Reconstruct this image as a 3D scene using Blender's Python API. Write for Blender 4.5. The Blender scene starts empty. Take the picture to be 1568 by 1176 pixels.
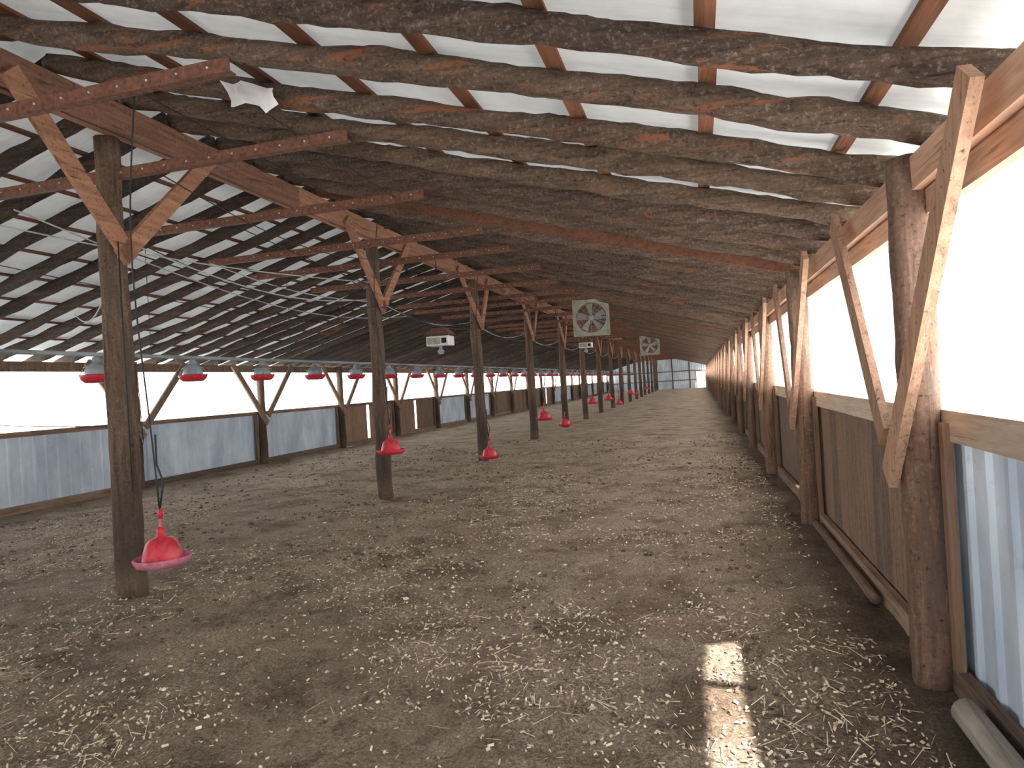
import bpy, math, random
from mathutils import Vector, Matrix, noise
random.seed(7)
sc = bpy.context.scene
try:
    sc.view_settings.view_transform = 'Standard'
    sc.view_settings.look = 'None'
    sc.view_settings.exposure = 0.0
except Exception as e:
    print(e)

# ------------------------------------------------------------ dimensions
XR, XL, XC = 1.04, -10.7, -4.66      # post lines
SL = 0.277                           # roof pitch
RZ = 4.20                            # underside of rafters at ridge
Y0, Y1 = -7.0, 86.0
def rz(x): return RZ - SL*abs(x-XC)

# ------------------------------------------------------------ materials
def newmat(name):
    m = bpy.data.materials.new(name); m.use_nodes = True
    nt = m.node_tree; nt.nodes.clear()
    o = nt.nodes.new('ShaderNodeOutputMaterial')
    return m, nt, o
def N(nt, t, **k):
    n = nt.nodes.new(t)
    for a, b in k.items():
        if a in n.inputs.keys(): n.inputs[a].default_value = b
        else: setattr(n, a, b)
    return n
def L(nt, a, b): nt.links.new(a, b)
def ramp(nt, src, stops):
    r = nt.nodes.new('ShaderNodeValToRGB')
    el = r.color_ramp.elements
    while len(el) < len(stops): el.new(0.5)
    for e, (p, c) in zip(el, stops):
        e.position = p; e.color = (*c, 1) if len(c) == 3 else c
    if src is not None: L(nt, src, r.inputs[0])
    return r
def math_(nt, op, a, b):
    n = nt.nodes.new('ShaderNodeMath'); n.operation = op
    for v, i in ((a, 0), (b, 1)):
        if hasattr(v, 'links'): L(nt, v, n.inputs[i])
        else: n.inputs[i].default_value = v
    return n.outputs[0]
def mapping(nt, scale):
    tc = N(nt, 'ShaderNodeTexCoord'); mp = N(nt, 'ShaderNodeMapping')
    mp.inputs['Scale'].default_value = scale
    L(nt, tc.outputs['Object'], mp.inputs[0]); return mp.outputs[0]
def noisen(nt, vec, scale, detail=4, rough=0.6, dist=0.0):
    n = N(nt, 'ShaderNodeTexNoise')
    n.inputs['Scale'].default_value = scale; n.inputs['Detail'].default_value = detail
    n.inputs['Roughness'].default_value = rough; n.inputs['Distortion'].default_value = dist
    L(nt, vec, n.inputs['Vector']); return n.outputs['Fac']
def mix(nt, f, a, b, blend='MIX'):
    m = nt.nodes.new('ShaderNodeMix'); m.data_type = 'RGBA'; m.blend_type = blend
    for v, i in ((f, 0), (a, 6), (b, 7)):
        if hasattr(v, 'is_linked') or hasattr(v, 'links'): L(nt, v, m.inputs[i])
        else: m.inputs[i].default_value = v if i == 0 else (*v, 1)
    return m.outputs[2]
def bsdf(nt, o, col, rough=0.85, metal=0.0, bumpsrc=None, bs=0.5, bd=0.01):
    b = N(nt, 'ShaderNodeBsdfPrincipled')
    if hasattr(col, 'links'): L(nt, col, b.inputs['Base Color'])
    else: b.inputs['Base Color'].default_value = (*col, 1)
    if hasattr(rough, 'links'): L(nt, rough, b.inputs['Roughness'])
    else: b.inputs['Roughness'].default_value = rough
    b.inputs['Metallic'].default_value = metal
    b.inputs['Specular IOR Level'].default_value = 0.25
    if bumpsrc is not None:
        bp = N(nt, 'ShaderNodeBump'); bp.inputs['Strength'].default_value = bs
        bp.inputs['Distance'].default_value = bd
        L(nt, bumpsrc, bp.inputs['Height']); L(nt, bp.outputs[0], b.inputs['Normal'])
    L(nt, b.outputs[0], o.inputs[0]); return b

def wood(name, dark, light, axis='Z', grey=None, gthr=0.5, bump=0.6, speck=.5, vary=0.0, stain=False):
    m, nt, o = newmat(name)
    s = [14, 14, 14]; s['XYZ'.index(axis)] = 1.2
    v = mapping(nt, s)
    g = noisen(nt, v, 1.6, 6, 0.65, 0.6)
    c = ramp(nt, g, [(0.3, dark), (0.7, light)]).outputs[0]
    at = N(nt, 'ShaderNodeAttribute'); at.attribute_name = 'tint'
    tr = ramp(nt, at.outputs['Fac'], [(0, (.6, .6, .62)), (1, (1.4, 1.36, 1.3))]).outputs[0]
    c = mix(nt, 1.0, c, tr, 'MULTIPLY')
    # drying cracks along the grain
    sk = [70, 70, 70]; sk['XYZ'.index(axis)] = 1.6
    vk = mapping(nt, sk); gk = noisen(nt, vk, 1.0, 3, .6, .4)
    c = mix(nt, ramp(nt, gk, [(.30, (.75, .75, .75)), (.38, (0, 0, 0))]).outputs[0], c, tuple(q*.35 for q in dark))
    if grey:
        s2 = [6, 6, 6]; s2['XYZ'.index(axis)] = .8
        v2 = mapping(nt, s2)
        g2 = noisen(nt, v2, 1.3, 6, 0.68, 0.8)
        if vary:   # each log has its own share of peeled wood
            w_ = N(nt, 'ShaderNodeTexWhiteNoise'); w_.noise_dimensions = '1D'; L(nt, at.outputs['Fac'], w_.inputs['W'])
            g2 = math_(nt, 'ADD', g2, math_(nt, 'MULTIPLY', math_(nt, 'SUBTRACT', w_.outputs['Value'], .62), vary))
        f = ramp(nt, g2, [(gthr-.015, (0, 0, 0)), (gthr+.025, (1, 1, 1))]).outputs[0]
        gc = mix(nt, g, tuple(q*.45 for q in grey), tuple(min(1, q*1.5) for q in grey))
        v3 = mapping(nt, (38, 38, 38)); g3 = noisen(nt, v3, 1.0, 5, .75)
        f3 = ramp(nt, g3, [(.53, (0, 0, 0)), (.68, (speck,)*3)]).outputs[0]
        c = mix(nt, f3, c, (.31, .265, .22))
        c = mix(nt, f, c, gc)
        f4 = ramp(nt, g3, [(.32, (.85, .85, .85)), (.43, (0, 0, 0))]).outputs[0]
        c = mix(nt, f4, c, (.02, .014, .01))
        g = g3 if bump > .8 else g
    if stain:
        tc = N(nt, 'ShaderNodeTexCoord'); sx = N(nt, 'ShaderNodeSeparateXYZ'); L(nt, tc.outputs['Object'], sx.inputs[0])
        hz = math_(nt, 'ADD', sx.outputs[2], math_(nt, 'MULTIPLY', g, .8))
        fs_ = ramp(nt, math_(nt, 'MULTIPLY', hz, .4), [(.22, (.0, .0, .0)), (.30, (.6, .6, .6)), (.52, (.55, .55, .55)), (.75, (0, 0, 0))]).outputs[0]
        c = mix(nt, fs_, c, (.03, .023, .02))
    bsdf(nt, o, c, 0.85, 0, g, bump, 0.014)
    return m

M = {}
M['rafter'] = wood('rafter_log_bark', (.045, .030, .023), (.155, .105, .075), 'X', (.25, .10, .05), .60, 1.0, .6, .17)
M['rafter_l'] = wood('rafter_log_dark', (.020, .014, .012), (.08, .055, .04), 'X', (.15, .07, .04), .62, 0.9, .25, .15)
M['purlin'] = wood('purlin_wood', (.12, .05, .028), (.25, .115, .065), 'Y')
M['sawnY'] = wood('sawn_board_along', (.36, .21, .14), (.56, .37, .27), 'Y')
M['sill'] = wood('sill_board_tan', (.34, .26, .20), (.52, .43, .35), 'Y')
M['sawnX'] = wood('sawn_board_across', (.10, .04, .025), (.22, .10, .06), 'X')
M['sawnZ'] = wood('sawn_board_upright', (.24, .135, .085), (.42, .27, .185), 'Z', (.20, .13, .095), .62, .5, .2)
M['stud'] = wood('stud_wood', (.15, .095, .065), (.27, .18, .125), 'Z')
M['post'] = wood('post_pole_wood', (.06, .038, .027), (.19, .125, .085), 'Z', (.10, .07, .052), .54, .7, .35, 0, True)
M['postR'] = wood('wall_post_wood', (.10, .058, .040), (.24, .15, .105), 'Z', (.12, .085, .066), .57, .7, .4)
M['beam'] = wood('ridge_beam_wood', (.17, .08, .05), (.34, .18, .115), 'Y', (.11, .06, .04), .62, .6, .25)
M['ply'] = wood('plywood_weathered', (.13, .082, .058), (.29, .20, .14), 'Z', (.19, .15, .125), .60, .5, .4, .1)
M['kick'] = wood('kick_board', (.12, .08, .055), (.28, .20, .145), 'Y')
M['greywood'] = wood('weathered_grey_wood', (.16, .14, .12), (.36, .33, .29), 'Y')

def metalmat(name, c1, c2):
    m, nt, o = newmat(name)
    v = mapping(nt, (6, 1.5, .7)); g = noisen(nt, v, 1.2, 5, .6)
    c = ramp(nt, g, [(.3, c1), (.7, c2)]).outputs[0]
    v2 = mapping(nt, (9, 9, 9)); g2 = noisen(nt, v2, 1, 5, .7)
    f = ramp(nt, g2, [(.6, (0, 0, 0)), (.75, (.5, .5, .5))]).outputs[0]
    c = mix(nt, f, c, (.30, .30, .30))
    v3 = mapping(nt, (1.2, 1.2, .5)); g3 = noisen(nt, v3, 1.5, 4, .6)
    c = mix(nt, 1.0, c, ramp(nt, g3, [(.35, (.75, .77, .8)), (.65, (1.1, 1.08, 1.05))]).outputs[0], 'MULTIPLY')
    bsdf(nt, o, c, .5, .15, g2, .2, .004); return m
M['metal'] = metalmat('galvanised_siding', (.42, .50, .60), (.64, .72, .82))
M['metal2'] = metalmat('galvanised_siding_old', (.48, .56, .64), (.68, .75, .80))
M['galv'] = metalmat('galvanised_parts', (.20, .24, .26), (.36, .40, .42))

def simple(name, col, rough=.6, metal=0.0, var=.25, sc_=12, dust=0.0):
    m, nt, o = newmat(name)
    v = mapping(nt, (sc_,)*3); g = noisen(nt, v, 1, 4, .6)
    a = tuple(c*(1-var) for c in col); b = tuple(min(1, c*(1+var)) for c in col)
    c = ramp(nt, g, [(.3, a), (.7, b)]).outputs[0]
    if dust:
        v2 = mapping(nt, (sc_*.9, sc_*.9, sc_*.5)); g2 = noisen(nt, v2, 1, 6, .7)
        c = mix(nt, ramp(nt, g2, [(.52, (.0, .0, .0)), (.75, (dust,)*3)]).outputs[0], c, (.42, .30, .26))
    bsdf(nt, o, c, rough, metal, g, .15, .003); return m
M['red'] = simple('red_plastic', (.50, .028, .045), .42, 0, .2, 12, .3)
M['pink'] = simple('dusty_pink_rim', (.46, .14, .20), .6, 0, .3, 20, .6)
M['cable'] = simple('cable_black', (.03, .03, .03), .6)
M['rope'] = simple('rope_pale', (.42, .44, .44), .8)
M['rust'] = simple('rusty_iron', (.16, .075, .05), .8, .2, .45, 25)
M['fan'] = simple('fan_housing_dusty', (.30, .30, .24), .8, 0, .25, 8)
M['fanb'] = simple('fan_blade_dusty', (.34, .31, .25), .7, 0, .25)
M['heater'] = simple('heater_enamel', (.60, .62, .60), .5, .2, .15)
M['dark'] = simple('painted_cavity_shade', (.02, .02, .02), .9)  # flat near-black panel colour, painted as the shade inside a heater opening
M['straw'] = simple('straw_pale', (.66, .56, .41), .8, 0, .25)
M['straw2'] = simple('wood_shaving', (.50, .39, .275), .8, 0, .3)
M['straw3'] = simple('wood_shaving_dark', (.14, .10, .07), .9, 0, .4)
M['clod'] = simple('litter_clod', (.11, .080, .058), .95, 0, .4, 40)
M['feather'] = simple('white_feather', (.75, .72, .68), .8, 0, .1)
M['tyvek'] = simple('torn_insulation', (.80, .81, .80), .6, 0, .06)
M['snow'] = simple('pale_outdoor_ground', (.75, .71, .64), .9, 0, .1, 1)

# roof lining sheet
m, nt, o = newmat('white_roof_lining')
v = mapping(nt, (1.4, 1.4, 1.4)); g = noisen(nt, v, 1, 5, .6)
v2 = mapping(nt, (1.0, 12, 5)); g2 = noisen(nt, v2, 1, 5, .7)
c = ramp(nt, g, [(.3, (.58, .60, .59)), (.55, (.75, .76, .73)), (.8, (.62, .63, .60))]).outputs[0]
f = ramp(nt, g2, [(.45, (0, 0, 0)), (.75, (.4, .4, .4))]).outputs[0]
c = mix(nt, f, c, (.45, .45, .42))
d = N(nt, 'ShaderNodeBsdfDiffuse'); t = N(nt, 'ShaderNodeBsdfTranslucent')
L(nt, c, d.inputs[0]); L(nt, c, t.inputs[0])
mx = N(nt, 'ShaderNodeMixShader'); mx.inputs[0].default_value = .022
L(nt, d.outputs[0], mx.inputs[1]); L(nt, t.outputs[0], mx.inputs[2]); L(nt, mx.outputs[0], o.inputs[0])
M['ceil'] = m
m, nt, o = newmat('translucent_curtain')
d = N(nt, 'ShaderNodeBsdfDiffuse'); t = N(nt, 'ShaderNodeBsdfTranslucent')
v = mapping(nt, (.4, .4, 3)); g = noisen(nt, v, 1, 3, .5)
c = ramp(nt, g, [(.2, (.86, .88, .9)), (.8, (.95, .95, .95))]).outputs[0]
L(nt, c, d.inputs[0]); L(nt, c, t.inputs[0])
mx = N(nt, 'ShaderNodeMixShader'); mx.inputs[0].default_value = .75
L(nt, d.outputs[0], mx.inputs[1]); L(nt, t.outputs[0], mx.inputs[2]); L(nt, mx.outputs[0], o.inputs[0])
M['curtain'] = m
# floor litter
m, nt, o = newmat('litter_floor')
v = mapping(nt, (1, 1, 1))
big = noisen(nt, v, .55, 7, .68, .8)
mid = noisen(nt, v, 4, 7, .72, .3)
fine = noisen(nt, v, 60, 6, .8)
base = ramp(nt, fine, [(.36, (.09, .064, .045)), (.5, (.34, .26, .185)), (.64, (.70, .57, .42))]).outputs[0]
dirt = ramp(nt, mid, [(.37, (.165, .108, .074)), (.63, (.37, .27, .192))]).outputs[0]
dirt = mix(nt, .40, dirt, base)
f = ramp(nt, big, [(.40, (0, 0, 0)), (.55, (.95, .95, .95))]).outputs[0]
c = mix(nt, f, dirt, base)
vv = mapping(nt, (90, 22, 40)); s1 = noisen(nt, vv, 1, 2, .5, 2.0)
f1 = ramp(nt, s1, [(.62, (0, 0, 0)), (.66, (.8, .8, .8))]).outputs[0]
f1 = mix(nt, 1.0, f1, ramp(nt, big, [(.35, (.3,)*3), (.55, (1, 1, 1))]).outputs[0], 'MULTIPLY')
c = mix(nt, f1, c, (.66, .55, .41))
vv = mapping(nt, (20, 85, 40)); s2 = noisen(nt, vv, 1, 2, .5, 2.0)
f2 = ramp(nt, s2, [(.63, (0, 0, 0)), (.68, (.7, .7, .7))]).outputs[0]
f2 = mix(nt, 1.0, f2, ramp(nt, big, [(.35, (.3,)*3), (.55, (1, 1, 1))]).outputs[0], 'MULTIPLY')
c = mix(nt, f2, c, (.62, .51, .38))
dk = noisen(nt, v, 16, 8, .8, .3)
f3 = ramp(nt, dk, [(.56, (0, 0, 0)), (.66, (.8, .8, .8))]).outputs[0]
c = mix(nt, f3, c, (.080, .056, .040))
mac = noisen(nt, v, 1.6, 6, .7, .5)
c = mix(nt, 1.0, c, ramp(nt, mac, [(.36, (.58, .53, .49)), (.50, (1, 1, 1)), (.66, (1.25, 1.23, 1.2))]).outputs[0], 'MULTIPLY')
# damp darker litter along the right wall
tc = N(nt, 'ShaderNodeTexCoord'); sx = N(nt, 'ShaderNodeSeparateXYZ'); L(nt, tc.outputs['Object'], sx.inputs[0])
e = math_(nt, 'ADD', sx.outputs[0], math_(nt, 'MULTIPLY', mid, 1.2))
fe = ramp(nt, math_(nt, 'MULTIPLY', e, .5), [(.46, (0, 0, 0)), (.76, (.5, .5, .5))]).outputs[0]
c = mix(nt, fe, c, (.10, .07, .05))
hsum = math_(nt, 'ADD', math_(nt, 'MULTIPLY', fine, .45), math_(nt, 'MULTIPLY', dk, -1.0))
bsdf(nt, o, c, .95, 0, hsum, .9, .06)
M['floor'] = m

# ------------------------------------------------------------ mesh builder
class B:
    def __init__(s): s.v = []; s.f = []; s.m = []; s.t = []; s.mats = []; s.sm = []
    def mi(s, k):
        if k not in s.mats: s.mats.append(k)
        return s.mats.index(k)
    def add(s, vs, fs, mat, tint=.5, smooth=False):
        o = len(s.v); i = s.mi(mat)
        s.v += [tuple(p) for p in vs]; s.t += [tint]*len(vs)
        for f in fs: s.f.append(tuple(o+q for q in f)); s.m.append(i); s.sm.append(smooth)
    def box(s, a, b, mat, tint=None):
        x0, y0, z0 = a; x1, y1, z1 = b
        vs = [(x0,y0,z0),(x1,y0,z0),(x1,y1,z0),(x0,y1,z0),(x0,y0,z1),(x1,y0,z1),(x1,y1,z1),(x0,y1,z1)]
        s.add(vs, [(0,3,2,1),(4,5,6,7),(0,1,5,4),(1,2,6,5),(2,3,7,6),(3,0,4,7)], mat, random.random() if tint is None else tint)
    def board(s, p0, p1, w, t, up, mat, tint=None, jag=0.0):
        p0 = Vector(p0); p1 = Vector(p1); d = (p1-p0).normalized()
        side = Vector(up).cross(d).normalized(); u = d.cross(side)
        n = 6 if jag else 1; rows = []
        vs = []
        for i in range(n+1):
            p = p0.lerp(p1, i/n); jw = w/2*(1+random.uniform(-jag, jag)); sh = u*random.uniform(-jag, jag)*w*.3
            for a, b in ((-1,-1),(1,-1),(1,1),(-1,1)): vs.append(p+side*a*t/2+u*b*jw+sh)
        fs = [(3,2,1,0), (4*n,4*n+1,4*n+2,4*n+3)]
        for i in range(n):
            for k in range(4):
                a = 4*i+k; b = 4*i+(k+1)%4; fs.append((a, b, b+4, a+4))
        s.add(vs, fs, mat, random.random() if tint is None else tint)
    def tube(s, pts, r, mat, seg=8, tint=.5, rough=0.0, ry=None, sm=True, cap=True, seed=0):
        pts = [Vector(p) for p in pts]; n = len(pts); vs = []
        for i, p in enumerate(pts):
            d = (pts[min(i+1, n-1)]-pts[max(i-1, 0)]).normalized()
            ref = Vector((0, 0, 1)) if abs(d.z) < .9 else Vector((1, 0, 0))
            sd = ref.cross(d).normalized(); u = d.cross(sd)
            rr = r[i] if isinstance(r, (list, tuple)) else r
            for k in range(seg):
                an = 2*math.pi*k/seg
                q = 1.0
                if rough: q += rough*(noise.noise(Vector((p.x*2.3+seed*7.1+math.cos(an), p.y*2.3+math.sin(an), p.z*2.3+seed*3.3))) +
                                      .6*noise.noise(Vector((p.x*8+seed+math.cos(an)*2, p.y*9+math.sin(an)*2, p.z*9))))
                a1 = rr*q; b1 = (ry*(rr/r if not isinstance(r,(list,tuple)) else 1) if ry else rr)*q
                vs.append(p+sd*math.cos(an)*a1+u*math.sin(an)*b1)
        fs = []
        for i in range(n-1):
            for k in range(seg):
                a = i*seg+k; b = i*seg+(k+1) % seg; fs.append((a, b, b+seg, a+seg))
        if cap: fs += [tuple(range(seg-1, -1, -1)), tuple((n-1)*seg+k for k in range(seg))]
        s.add(vs, fs, mat, tint, sm)
    def lathe(s, prof, mat, c=(0,0,0), seg=24, tint=.5, axis='Z'):
        vs = []; n = len(prof)
        for r, z in prof:
            for k in range(seg):
                a = 2*math.pi*k/seg
                if axis == 'Z': vs.append((c[0]+r*math.cos(a), c[1]+r*math.sin(a), c[2]+z))
                else: vs.append((c[0]+r*math.cos(a), c[1]+z, c[2]+r*math.sin(a)))
        fs = []
        for i in range(n-1):
            for k in range(seg):
                a = i*seg+k; b = i*seg+(k+1) % seg; fs.append((a, b, b+seg, a+seg))
        s.add(vs, fs, mat, tint, True)
    def obj(s, name, parent=None, loc=None):
        me = bpy.data.meshes.new(name); me.from_pydata(s.v, [], s.f)
        for k in s.mats: me.materials.append(M[k])
        me.polygons.foreach_set('material_index', s.m); me.polygons.foreach_set('use_smooth', s.sm)
        at = me.attributes.new('tint', 'FLOAT', 'POINT'); at.data.foreach_set('value', s.t)
        me.update(); ob = bpy.data.objects.new(name, me); sc.collection.objects.link(ob)
        if parent: ob.parent = parent
        if loc: ob.location = loc
        return ob
def empty(name):
    e = bpy.data.objects.new(name, None); sc.collection.objects.link(e); return e

# ------------------------------------------------------------ floor
def frange(a, b, st):
    r = []; x = a
    while x < b: r.append(x); x += st
    r.append(b); return r
def fz(x, y):
    q = noise.noise(Vector((x*.6, y*.6, 0)))*.03 + noise.noise(Vector((x*3, y*3, 5)))*.022
    if y < 16: q += noise.noise(Vector((x*11, y*11, 9)))*.018
    return q
xs = frange(XL-.3, -4, .07)[:-1]+frange(-4, XR+.28, .04)
ys = frange(Y0, 1.2, .3)[:-1]
y = 1.2
while y < Y1: ys.append(y); y += max(.04, .012*max(y, 1)**1.25)
ys.append(Y1)
b = B(); vs = [(x, y, fz(x, y)) for y in ys for x in xs]; nx = len(xs)
fs = [(j*nx+i, j*nx+i+1, (j+1)*nx+i+1, (j+1)*nx+i) for j in range(len(ys)-1) for i in range(nx-1)]
b.add(vs, fs, 'floor', .5, True); b.obj('floor')
b = B(); b.add([(-150,-100,-.12),(150,-100,-.12),(150,250,-.12),(-150,250,-.12)], [(0,1,2,3)], 'snow'); b.obj('ground_outside')

# straw litter
b = B()
def density(x, y): return .12+.88*max(0, min(1, .42+2.8*noise.noise(Vector((x*.6, y*.6, 3)))+1.1*noise.noise(Vector((x*2.5, y*2.5, 8)))))
cnt = 0
while cnt < 50000:
    y = 1.0+18*random.random()**1.35; x = random.uniform(-9.5, .88)
    if abs(x) > 1.2+y*1.1: continue
    right = 1.0 if x > -3.2 else .6
    dn = density(x, y)
    if random.random() > dn*right: continue
    cnt += 1
    a = random.uniform(0, math.pi); long_ = random.random() < (.05+.14*(dn > .8))
    l = random.uniform(.04, .14) if long_ else random.uniform(.008, .030)
    w = random.uniform(.0015, .0035) if long_ else random.uniform(.004, .011)
    c0, s0 = math.cos(a), math.sin(a); z = fz(x, y)+.011
    ti = random.uniform(-.15, .15)*l; ti2 = random.uniform(-.5, .5)*w
    vs = [(x-c0*l/2-s0*w/2, y-s0*l/2+c0*w/2, z-ti+ti2), (x-c0*l/2+s0*w/2, y-s0*l/2-c0*w/2, z-ti-ti2),
          (x+c0*l/2+s0*w/2, y+s0*l/2-c0*w/2, z+ti-ti2+.003), (x+c0*l/2-s0*w/2, y+s0*l/2+c0*w/2, z+ti+ti2+.003)]
    rn = random.random()
    b.add(vs, [(0, 1, 2, 3)], 'straw' if (long_ or rn < .32) else ('straw3' if rn > .70 else 'straw2'))
b.obj('straw_litter')
def blob(b, x, y, z, r, mat, flat=.5):
    vs = []; sd = random.random()*99
    for i in range(1, 4):
        for k in range(6):
            t = math.pi*i/4; a = 2*math.pi*k/6
            q = r*(1+.7*noise.noise(Vector((math.cos(a)*2+sd, math.sin(a)*2, t*2))))
            vs.append((x+q*math.sin(t)*math.cos(a), y+q*math.sin(t)*math.sin(a), z+q*flat*math.cos(t)))
    vs += [(x, y, z+r*flat), (x, y, z-r*flat)]
    fs = [(i*6+k, (i+1)*6+k, (i+1)*6+(k+1) % 6, i*6+(k+1) % 6) for i in range(2) for k in range(6)]
    fs += [(18, k, (k+1) % 6) for k in range(6)]+[(19, 12+(k+1) % 6, 12+k) for k in range(6)]
    b.add(vs, fs, mat, .5, False)
b = B(); q = 0
while q < 4200:
    y = 1.3+18*random.random()**1.3; x = random.uniform(-10, .88)
    if random.random() > (.30+1.9*noise.noise(Vector((x*.7, y*.7, 30))) + (.5 if x > .1 else 0) + (.15 if x < -3 else 0)): continue
    q += 1
    blob(b, x, y, fz(x, y)+.001, random.choice((.006, .008, .010, .013, .017, .022, .03))*random.uniform(.7, 1.2), 'clod', .6)
for i in range(70):
    y = 2.5+14*random.random(); x = random.uniform(-6, .9)
    blob(b, x, y, fz(x, y)+.01, random.uniform(.008, .024), 'feather', .35)
b.obj('litter_clods')

# ------------------------------------------------------------ roof
b = B(); OH = .45
xr, xl = XR+.15+OH, XL-.15-OH; t = .20
for yy0 in range(int(Y0), int(Y1)+1, 3):
    ya, yb = yy0, min(yy0+3, Y1+.4)
    if ya >= yb: continue
    b.add([(xl, ya, rz(xl)+t), (XC, ya, RZ+t), (XC, yb, RZ+t), (xl, yb, rz(xl)+t)], [(0, 3, 2, 1)], 'ceil')
    b.add([(XC, ya, RZ+t), (xr, ya, rz(xr)+t), (xr, yb, rz(xr)+t), (XC, yb, RZ+t)], [(0, 3, 2, 1)], 'ceil')
b.obj('ceiling')
b = B()
x = XR+.15+OH-.06
while x > xl+.02:
    if abs(x-XC) > .1:
        z = rz(x)+.163+.014
        yy = Y0
        while yy < Y1:
            ye = min(yy+random.choice((3.84, 5.12)), Y1); jx = random.uniform(-.02, .02)
            b.board((x+jx, yy, z), (x+jx, ye, z), .028, .085 if x > XC else .06, (0, 0, 1), 'purlin'); yy = ye
    x -= .73 if x > XC-.2 else .66
b.obj('roof_purlins')
b = B(); k = 0
SP = .645; y = 2.83-SP*15
while y < Y1:
    near = y < 14
    for sd in (1, -1):
        xe = xr-.03 if sd > 0 else xl+.03
        n = (72 if sd > 0 else 22) if near else 12
        r = random.uniform(.060, .082) if sd > 0 else random.uniform(.045, .06)
        bow = random.uniform(-.07, .07); taper = random.uniform(-.018, .018); dy = random.uniform(-.06, .06)
        pts = []; rs = []
        for i in range(n+1):
            f = i/n; x = xe+(XC-xe)*f
            pts.append((x, y+dy*(2*f-1)+bow*math.sin(math.pi*f)+.02*noise.noise(Vector((f*5, k*3.1, sd)))*2, rz(x)+.083+.010*math.sin(f*9+k)))
            rs.append(r+taper*(2*f-1))
        if sd > 0 and random.random() < .06 and y > 6:   # sawn board rafter
            b.board(pts[0], pts[-1], .15, .05, (0, 0, 1), 'purlin', random.random())
        else:
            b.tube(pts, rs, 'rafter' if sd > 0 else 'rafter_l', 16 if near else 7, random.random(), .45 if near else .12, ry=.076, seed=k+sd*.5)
    y += SP+random.uniform(-.04, .04); k += 1
b.obj('roof_rafters')
# ridge beam (two plies, jointed)
y = Y0
b = B()
while y < Y1:
    ye = min(y+4.85, Y1)
    b.board((XC-.05, y, RZ-.14+random.uniform(-.01, .01)), (XC-.05, ye, RZ-.14), .26, .05, (0, 0, 1), 'beam', None, .03)
    b.board((XC+.05, y, RZ-.14), (XC+.05, ye+.0, RZ-.14+random.uniform(-.01, .01)), .25, .05, (0, 0, 1), 'beam', None, .03)
    y = ye
b.obj('ridge_beam')

# ------------------------------------------------------------ interior posts
Yp = [4.87+4.85*i for i in range(-2, 17)]
offs = {2: -.13, 3: -.06, 4: .08}
for i, y in enumerate(Yp):
    if y > Y1-1: continue
    if i == 4: y = 14.3
    b = B(); x = XC+offs.get(i, random.uniform(-.04, .04))
    lean = random.uniform(-.05, .05) if i != 2 else 0
    n = 24; pts = [(x+lean*(q/n)*.4+.008*math.sin(q*.8+i), y, -.05+(RZ-.275+.05)*q/n) for q in range(n+1)]
    b.tube(pts, [.120-.02*q/n for q in range(n+1)], 'post', 14, random.uniform(.3, .7), .14, seed=i)
    for s in (-1, 1):
        b.board((x+.14, y-s*.06, 2.88), (XC+.10, y+s*1.05, RZ-.16), .15, .045, (0, 1, 0), 'beam', .9)
    b.obj('timber_post')
# ------------------------------------------------------------ collar ties
ty = [.4, 2.0, 3.56, 4.85, 6.6, 8.45, 9.8, 11.6, 13.4, 15.1, 16.5]; y = 18.2
while y < Y1-1:
    if abs(y-34.4) > .5: ty.append(y)
    y += random.uniform(1.4, 2.2)
for y in ty:
    b = B(); z = rz(-2.6)-.02; xa, xb = -6.75+random.uniform(-.2, .2), -2.55+random.uniform(-.06, .06)
    b.board((xa, y, z), (xb, y, z), .085, .008, (0, 0, 1), 'rust', .5)
    b.board((xa, y+.03, z-.04), (xb, y+.03, z-.04), .008, .06, (0, 0, 1), 'rust', .5)
    q = xa+.1
    while q < xb-.05:
        b.box((q-.006, y-.012, z-.006), (q+.006, y-.003, z+.006), 'rope'); q += .22
    b.obj('collar_tie')

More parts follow.
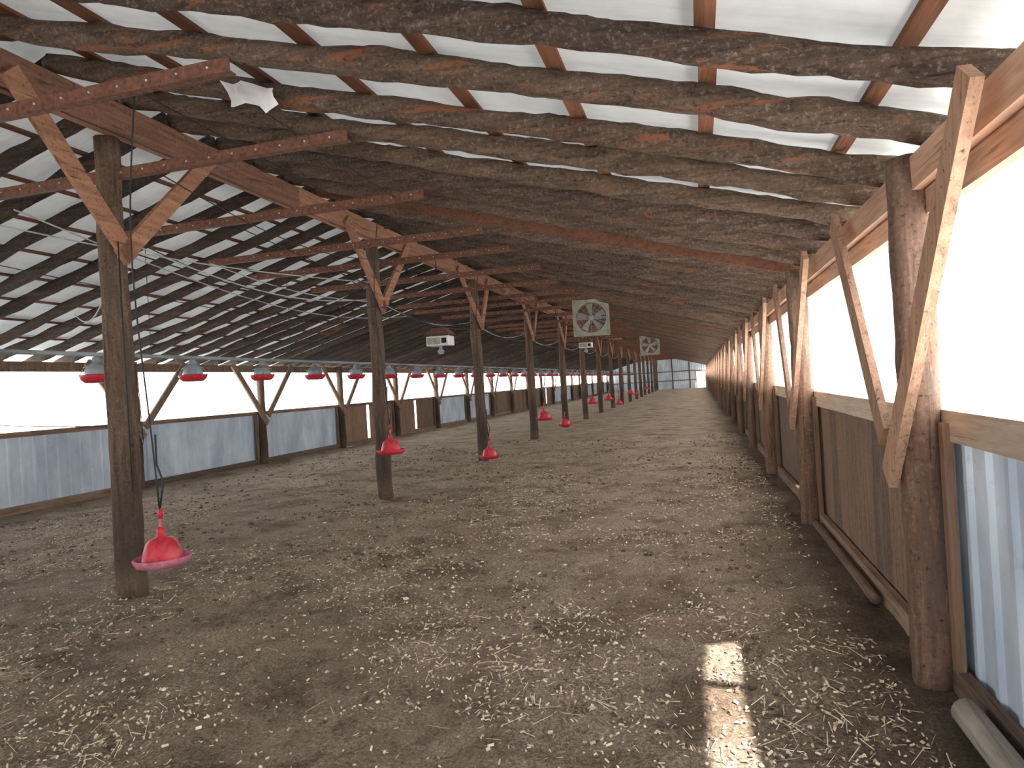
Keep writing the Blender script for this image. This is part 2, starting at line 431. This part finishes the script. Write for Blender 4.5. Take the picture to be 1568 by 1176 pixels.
# ------------------------------------------------------------ walls
def ribsheet(b, x, ya, yb, z0, z1, s, mat):
    prof = []; y = ya
    while y < yb:
        for dy, dx in ((0, 0), (.13, 0), (.15, .022), (.19, .022), (.21, 0)):
            if y+dy <= yb: prof.append((x+s*dx, y+dy))
        y += .228
    prof.append((x, yb)); vs = []; n = len(prof)
    for px, py in prof: vs += [(px, py, z0), (px, py, z1)]
    b.add(vs, [(2*i, 2*i+2, 2*i+3, 2*i+1) for i in range(n-1)], mat, random.random())
def wall(side, xp, Yps, types, name, plate_top):
    s = -1 if side == 'R' else 1       # direction towards interior
    xo = xp-s*.13                       # sheet plane
    root = empty(name)
    bm = B(); bw = B(); bk = B()
    ysl = [Y0]+[y for y in Yps if Y0 < y < Y1]+[Y1]
    pw = .28 if side == 'R' else .17
    for i in range(len(ysl)-1):
        ya, yb = ysl[i], ysl[i+1]
        ty_ = types(yb)
        bw.board((xo+s*.03, ya, 1.285), (xo+s*.03, yb, 1.285), .145 if side == 'R' else .09, .04, (0, 0, 1), 'sill' if side == 'R' else 'kick', None, .02)
        bk.board((xo+s*.05, ya, .06), (xo+s*.05, yb, .06), .14, .05, (0, 0, 1), 'kick')
        bw.board((xo+s*.04, ya, plate_top-pw/2-.01), (xo+s*.04, yb, plate_top-pw/2-.01), pw, .05, (0, 0, 1), 'sawnY' if side == 'R' else 'ply', None, .02)
        if side == 'R':
            bw.board((xo+s*.10, ya, plate_top-.09), (xo+s*.10, yb, plate_top-.09), .16, .05, (0, 0, 1), 'sawnY', None, .03)
        if ty_ == 'm': ribsheet(bm, xo-s*.01, ya, yb, .02, 1.28, s, 'metal')
        elif ty_ == 'o': ribsheet(bm, xo-s*.01, ya, yb, .02, 1.28, s, 'metal2')
        elif ty_ == 'p':
            q = ya
            while q < yb-.02:
                qe = min(q+random.uniform(.25, .5), yb)
                bw.board((xo, q, .65), (xo, qe-.003, .65), 1.24, .012+random.uniform(0, .014), (0, 0, 1), 'ply', random.uniform(.1, .85)); q = qe
        elif ty_ == 'g':   # boards with a slit of daylight
            q1, q2 = (1.9, 2.1) if side == 'L' else (1.55, 1.67)
            bw.board((xo, ya, .65), (xo, ya+q1, .65), 1.24, .015, (0, 0, 1), 'ply')
            bw.board((xo, ya+q2, .65), (xo, yb, .65), 1.24, .015, (0, 0, 1), 'ply')
    if bm.v: bm.obj('metal_siding', root)
    bw.obj('boards', root); bk.obj('kickboard', root)
    return root
YR = [3.83+3.8*i for i in range(-2, 22)]
YL = [11.2+4.05*i for i in range(-4, 19)]
def tR(yb):
    if yb < 4: return 'm'
    if yb < 8: return 'p'
    if yb < 12: return 'g'
    if yb < 16: return 'p'
    return random.choice('ppmo')
def tL(yb):
    if yb < 19.6: return 'm'
    if yb < 23.7: return 'g'
    if yb < 27.7: return 'g'
    if yb < 36: return 'm'
    if yb < 44: return 'p'
    return random.choice('mpmog')
wall('R', XR, YR, tR, 'wall_right', rz(XR+.1))
wall('L', XL, YL, tL, 'wall_left', rz(XL-.1))

def vpost(x, y, s, top, mat, seed, hi):
    b = B(); n = 24
    ln = random.uniform(-.02, .02)
    pts = [(x+ln*q/n, y+.006*math.sin(q*.7+seed), -.05+(top+.0+.05)*q/n) for q in range(n+1)]
    b.tube(pts, [.105-.012*q/n for q in range(n+1)], mat, 18 if hi else 10, random.uniform(.3, .8), .15, seed=seed)
    f = .13
    b.board((x+s*f, y+.06, 1.02), (x+s*(f-.05), y-1.12, top-.02), .15, .045, (0, 1, 0), 'sawnZ' if mat == 'postR' else 'ply', .8)
    b.board((x+s*(f-.0), y-.0+.10, 1.22), (x+s*(f-.05), y+1.35, top-.02), .14, .04, (0, 1, 0), 'sawnZ' if mat == 'postR' else 'ply', .5)
    b.board((x-s*.07, y-.14, .12), (x-s*.07, y-.14, 1.3), .06, .04, (0, 1, 0), 'stud', .5)
    b.obj('wall_post')
for i, y in enumerate(YR):
    if y > Y1-.5 or y < Y0+.2: continue
    vpost(XR, y, -1, rz(XR)-.02, 'postR', i, y < 14)
for i, y in enumerate(YL):
    if y > Y1-.5 or y < Y0+.2: continue
    vpost(XL, y, 1, rz(XL)-.02, 'post', i+50, False)

# curtain on the right opening, with two added slots shaped to cast sun patches
b = B(); CX = XR+.20
def curtain(ya, yb):
    n = max(2, int((yb-ya)/.12)); vs = []
    for i in range(n+1):
        y = ya+(yb-ya)*i/n; w = .012*math.sin(y*9)+.01*noise.noise(Vector((y*2, 0, 0)))
        for z in (1.22, 1.8, 2.62): vs.append((CX+w, y, z))
    fs = []
    for i in range(n):
        for k in range(2): a = i*3+k; fs.append((a, a+3, a+4, a+1))
    b.add(vs, fs, 'curtain', .5, True)
SV = (-1, .76, -1.38)
def back(X, Y): tt = CX-X; return (CX, Y-SV[1]*tt, -SV[2]*tt)
xa_, xb_ = .19, -.05
zl, zh = back(xa_, 0)[2], back(xb_, 0)[2]
ca, cb = .8, 3.95
curtain(Y0, ca); curtain(cb, Y1)
b.add([(CX, ca, 1.22), (CX, cb, 1.22), (CX, cb, zl), (CX, ca, zl)], [(0, 1, 2, 3)], 'curtain')
b.add([(CX, ca, zh), (CX, cb, zh), (CX, cb, 2.62), (CX, ca, 2.62)], [(0, 1, 2, 3)], 'curtain')
b.add([(CX, ca, zl), back(xa_, 2.35), back(xb_, 2.35), (CX, ca, zh)], [(0, 1, 2, 3)], 'curtain')
b.add([back(xa_, 3.68), back(xa_, 3.76), back(xb_, 3.72), back(xb_, 3.66)], [(0, 1, 2, 3)], 'curtain')
b.add([back(xa_, 4.32), (CX, cb, zl), (CX, cb, zh), back(xb_, 4.20)], [(0, 1, 2, 3)], 'curtain')
b.add([(CX+.02, 8.6, 0), (CX+.02, 10.2, 0), (CX+.02, 10.2, 1.3), (CX+.02, 8.6, 1.3)], [(0, 1, 2, 3)], 'curtain')  # extra piece added behind the board slit, turns a sun streak into white glow
b.obj('ventilation_curtain')

# end walls
def endwall(name, y, s, door):
    root = empty(name)
    b = B(); x = XL-.15; x1 = XR+.15
    prof = []
    q = x
    while q < x1:
        for dx, dy in ((0, 0), (.13, 0), (.15, .025), (.19, .025), (.21, 0)):
            if q+dx <= x1: prof.append((q+dx, y+s*dy))
        q += .228
    prof.append((x1, y)); vs = []; fs = []
    for px, py in prof:
        z0 = -.02
        if door and door[0] < px < door[1]: z0 = door[2]
        vs += [(px, py, z0), (px, py, rz(px)+.2)]
    n = len(prof); fs = [(2*i, 2*i+2, 2*i+3, 2*i+1) for i in range(n-1)]
    b.add(vs, fs, 'metal2'); b.obj('siding', root)
    f = B()
    for zz in (1.0, 2.1): f.board((x, y+s*.05, zz), (door[0] if door else x1, y+s*.05, zz), .10, .05, (0, 0, 1), 'sawnX')
    if door:
        f.board((door[0], y+s*.05, 0), (door[0], y+s*.05, door[2]), .12, .06, (1, 0, 0), 'sawnZ')
        f.board((door[1], y+s*.05, 0), (door[1], y+s*.05, door[2]), .12, .06, (1, 0, 0), 'sawnZ')
        f.board((door[0], y+s*.05, door[2]), (door[1], y+s*.05, door[2]), .12, .06, (0, 0, 1), 'sawnX')
    for px in (-9, -7, -5, -3, -1):
        f.board((px, y+s*.05, 0), (px, y+s*.05, rz(px)), .12, .06, (1, 0, 0), 'post')
    f.obj('framing', root)
endwall('wall_far', Y1, -1, (-.25, .85, 2.0))
endwall('wall_near', Y0, 1, (-7.5, .2, 3.2))

# ------------------------------------------------------------ feed line + feeders
FX, FZ = -6.4, 2.22
b = B(); b.tube([(FX, Y0+.3, FZ), (FX, 20, FZ), (FX, 45, FZ), (FX, Y1-.5, FZ)], .024, 'galv', 10)
y = -5
while y < Y1-2:
    b.tube([(FX, y, FZ+.02), (FX, y, rz(FX))], .004, 'cable', 5); y += 3.0
b.obj('feed_line_pipe')
b = B()
b.tube([(0, 0, -.028), (0, 0, -.10)], .028, 'galv', 12)
b.lathe([(.035, -.03), (.05, -.05), (.055, -.10), (.10, -.13), (.13, -.18), (.135, -.24), (.13, -.25)], 'galv')
b.lathe([(.0, -.335), (.13, -.335), (.175, -.30), (.19, -.255), (.20, -.25), (.20, -.262), (.18, -.31), (.135, -.348), (0, -.348)], 'red')
for k in range(12):
    a = 2*math.pi*k/12
    b.tube([(.05*math.cos(a), .05*math.sin(a), -.09), (.14*math.cos(a), .14*math.sin(a), -.155), (.195*math.cos(a), .195*math.sin(a), -.25)], .0035, 'galv', 5)
b.lathe([(.145, -.150), (.150, -.155), (.145, -.160)], 'galv')
fd = b.obj('poultry_feeder', None, (FX, 6.2, FZ)); me = fd.data
fd.scale = (.9, .9, .9)
for y in [-1.3, .2, 1.7, 3.2, 4.7]+[7.7+1.5*i for i in range(45)]:
    o2 = bpy.data.objects.new('poultry_feeder', me); sc.collection.objects.link(o2)
    o2.location = (FX, y, FZ); o2.rotation_euler = (0, 0, y); o2.scale = (.9, .9, .9)

# ------------------------------------------------------------ bell drinkers
def drinker(x, y, z, tilt=0.0):
    b = B()
    b.lathe([(.0, .23), (.022, .23), (.026, .20), (.03, .16), (.075, .145), (.108, .11), (.128, .05), (.138, 0), (.15, -.015), (.15, -.04), (0, -.04)], 'red')
    b.lathe([(.138, -.015), (.17, -.012), (.185, .012), (.193, .016), (.198, .008), (.192, -.015), (.175, -.042), (.14, -.052), (.0, -.05)], 'pink' if y < 6 else 'red')
    b.tube([(0, 0, .22), (0, 0, .30)], .012, 'pink', 8); b.tube([(0, 0, .29), (.01, 0, .36)], .018, 'red', 8)
    top = rz(x)-z+.02; pts = []
    for i in range(15):
        f = i/14; pts.append((.02*math.sin(f*7)+.10*math.sin(f*math.pi)*(-1), .0, .35+(top-.35)*f))
    b.tube(pts, .006, 'cable', 6)
    b.tube([(0, 0, .35), (.03, .02, .55), (-.03, .03, .68), (.0, 0, .9)], .007, 'cable', 6)
    o = b.obj('bell_drinker', None, (x, y, z)); return o
for x, y, z in ((-3.83, 4.18, .50), (-4.18, 8.85, .80), (-3.98, 12.8, .27), (-3.5, 15.7, .80), (-3.75, 19.5, .40), (-3.6, 24, .85),
                (-3.6, 28.5, .80), (-3.7, 33, .45), (-3.6, 38, .8), (-3.7, 43, .6), (-3.6, 50, .8)):
    drinker(x, y, z)

# ------------------------------------------------------------ circulation fans
def fan(x, y, z, S=.92, tint=0):
    b = B(); h = S/2; R = S*.44; D = .16; seg = 32
    vs = []
    for k in range(seg):
        a = 2*math.pi*(k+.5)/seg; c0, s0 = math.cos(a), math.sin(a); q = h/max(abs(c0), abs(s0))
        vs += [(R*c0, -D, R*s0), (q*c0, -D, q*s0)]
    vs2 = [(p[0], .02, p[2]) for p in vs]; n = len(vs)
    fs = []
    for k in range(seg):
        a, c_ = 2*k, 2*((k+1) % seg)
        fs += [(a, a+1, c_+1, c_), (n+a, n+c_, n+c_+1, n+a+1), (a, c_, n+c_, n+a), (a+1, n+a+1, n+c_+1, c_+1)]
    b.add(vs+vs2, fs, 'fan')
    for sx in (-1, 1):
        b.box((sx*h-.02, -D-.015, -h-.02), (sx*h+.02, .04, h+.02), 'fan'); b.box((-h, -D-.015, sx*h-.02), (h, .04, sx*h+.02), 'fan')
    for k in range(5):
        a = 2*math.pi*k/5+.3
        def P(r, da, dy): return (r*math.cos(a+da), -.08+dy, r*math.sin(a+da))
        b.add([P(.06, -.4, -.03), P(.06, .4, .03), P(R*.55, .38, .05), P(R*.94, .33, .05), P(R*.96, -.12, -.03), P(R*.55, -.2, -.04)], [(0, 1, 2, 5), (5, 2, 3, 4)], 'fanb')
    b.lathe([(0, -.13), (.06, -.12), (.075, -.06), (.075, .10), (.05, .14), (0, .14)], 'galv', axis='Y', seg=16)
    for rr in (.14, .24, .34, R):
        if rr > R: continue
        pts = [(rr*math.cos(t*math.pi/14), -D-.012, rr*math.sin(t*math.pi/14)) for t in range(29)]
        b.tube(pts, .0035, 'galv', 4, cap=False)
    for k in range(8):
        a = k*math.pi/8; b.tube([(R*math.cos(a), -D-.012, R*math.sin(a)), (-R*math.cos(a), -D-.012, -R*math.sin(a))], .003, 'galv', 4)
    b.box((-h, .02, -.03), (h, .05, .03), 'galv')
    for sx in (-1, 1):
        b.tube([(sx*h, 0, h), (sx*h, 0, rz(x+sx*h)-z+.05)], .006, 'galv', 5)
    o = b.obj('circulation_fan', None, (x, y, z)); o.rotation_euler = (0, 0, math.radians(6)); return o
fan(-2.5, 17.3, 3.17, .86); fan(-2.2, 34.5, 3.15, .90)
# ------------------------------------------------------------ brooder heaters
def heater(x, y, z):
    b = B()
    b.box((-.22, -.18, -.10), (.22, .18, .08), 'heater', .6)
    b.box((-.20, -.188, -.075), (.06, -.180, .05), 'fanb', .5); b.box((.09, -.186, -.06), (.19, -.180, .04), 'dark')
    b.add([(-.26,-.22,.11),(.26,-.22,.11),(.26,.22,.11),(-.26,.22,.11),(-.14,-.12,.24),(.14,-.12,.24),(.14,.12,.24),(-.14,.12,.24)],
          [(3,2,1,0),(4,5,6,7),(0,1,5,4),(1,2,6,5),(2,3,7,6),(3,0,4,7)], 'rust')
    for sx in (-.18, .18): b.tube([(sx, 0, .08), (sx, 0, .12)], .01, 'galv', 6)
    for sx in (-.12, .12): b.tube([(sx, 0, .23), (sx*.3, 0, .8), (0, 0, (rz(x)-z-.1)/.9)], .004, 'cable', 5)
    b.lathe([(.0, -.26), (.05, -.26), (.07, -.2), (.03, -.16), (.03, -.10)], 'galv', seg=16)
    b.tube([(.1, 0, -.1), (.13, 0, -.24), (.02, 0, -.3)], .008, 'cable', 6)
    o = b.obj('brooder_heater', None, (x, y, z)); o.scale = (.9, .9, .9)
heater(-4.32, 11.4, 2.46); heater(-3.4, 22, 2.75)

# ------------------------------------------------------------ cables
b = B()
def sag(p0, p1, s, r=.004, mat='cable', n=14):
    p0 = Vector(p0); p1 = Vector(p1)
    b.tube([p0.lerp(p1, i/n)-Vector((0, 0, s*math.sin(math.pi*i/n))) for i in range(n+1)], r, mat, 5)
for i in range(8):
    sag((XC+.14, 4.87+4.85*i, 2.9), (XC+.14, 9.72+4.85*i, 2.9), .14, .007)
    sag((XC-.14, 4.87+4.85*i, 3.1), (XC-.14, 9.72+4.85*i, 3.05), .22, .008, 'rope')
    sag((XC+.3, 4.87+4.85*i, 3.62), (XC+.3, 9.72+4.85*i, 3.62), .25, .006)
sag((-6.7, 3.6, 3.55), (-4.7, 9.7, 3.3), .15, .009, 'rope'); sag((XC, 4.8, 2.9), (-8.6, 8, 3.0), .3, .008, 'rope')
sag((-5.0, 7, 3.6), (-4.0, 16, 3.2), .3, .006); sag((-3.8, 4, 3.9), (-3.8, 30, 3.6), .1, .005)
sag((-5.4, 9.8, 3.6), (-4.6, 14.3, 3.0), .35, .008); sag((-6.3, 6.6, 3.6), (-5.0, 9.8, 3.6), .45, .007)
sag((-6.6, 8.4, 3.6), (-4.7, 9.7, 3.0), .12, .008, 'rope')
sag((-10.6, 5.0, 2.2), (-10.6, 11.2, 1.3), .25, .008)
sag((-10.5, 11.1, 2.3), (-10.5, 11.15, 1.0), 0, .008)
b.tube([(-10.5+.10*math.cos(t*.7), 11.05, 1.0+.16*math.sin(t*.7)) for t in range(20)], .008, 'cable', 5)
sag((-7.5, 6, 3.3), (-4.7, 14.5, 3.0), .3, .006); sag((-6.0, 5, 3.5), (-6.2, 14.5, 3.3), .4, .008, 'rope')
sag((-2.9, 4.2, 3.68), (-2.9, 16, 3.68), .12, .005)
b.tube([(-4.60, 4.74, 0.9), (-4.60, 4.74, 3.0)], .006, 'cable', 6)
b.obj('hanging_cables')
# torn lining flap
b = B(); vs = []
for i in range(7):
    for j in range(4):
        u, w = i/6, j/3
        x = -3.05+u*.40; y = 4.1+.10*w; z = rz(x)+.06-w*.16*(.4+.6*abs(math.sin(u*5+1)))
        vs.append((x, y+.05*math.sin(u*9+w*3), z))
fs = [(i*4+j, i*4+j+1, i*4+j+5, i*4+j+4) for i in range(6) for j in range(3)]
b.add(vs, fs, 'tyvek', .5, True); b.obj('torn_insulation_flap')
# pole lying beside the wall
b = B(); b.tube([(XR-.02, 1.6+i*.175, .085) for i in range(11)], .058, 'greywood', 16, .7, .05); b.obj('fence_pole')
b = B(); b.tube([(XR-.0, 5.0+i*.3, .05) for i in range(9)], .035, 'kick', 10, .2, .08); b.obj('wooden_rail')

# ------------------------------------------------------------ light
w = bpy.data.worlds.new('sky'); sc.world = w; w.use_nodes = True
nt = w.node_tree; bg = nt.nodes['Background']
tc = N(nt, 'ShaderNodeTexCoord'); sp = N(nt, 'ShaderNodeSeparateXYZ'); L(nt, tc.outputs['Generated'], sp.inputs[0])
r = ramp(nt, sp.outputs[2], [(0.0, (1, .99, .97)), (.25, (.97, .98, 1)), (1, (.6, .75, 1))]); L(nt, r.outputs[0], bg.inputs[0])
bg.inputs[1].default_value = 8.4
s = bpy.data.lights.new('sun', 'SUN'); s.energy = 27; s.angle = math.radians(1.3); s.color = (1, .95, .88)
so = bpy.data.objects.new('sun', s); sc.collection.objects.link(so)
so.rotation_euler = Vector(SV).to_track_quat('-Z', 'Y').to_euler(); so.location = (20, -10, 30)

# ------------------------------------------------------------ camera
a = Vector((285, -15, 1060)).normalized(); rr = math.radians(3.5)
U = Vector((-math.sin(rr), -math.cos(rr), 0)); U = (U-a*U.dot(a)).normalized(); R = a.cross(U)
cx = Vector((R.x, a.x, U.x)); cy = -Vector((R.y, a.y, U.y)); cz = -Vector((R.z, a.z, U.z))
mt = Matrix((cx, cy, cz)).transposed().to_4x4(); mt.translation = (0, 0, 1.6)
cam = bpy.data.cameras.new('camera'); co = bpy.data.objects.new('camera', cam); sc.collection.objects.link(co)
co.matrix_world = mt; cam.sensor_width = 36; cam.lens = 1060/1568*36; cam.clip_end = 600; cam.clip_start = .05
sc.camera = co
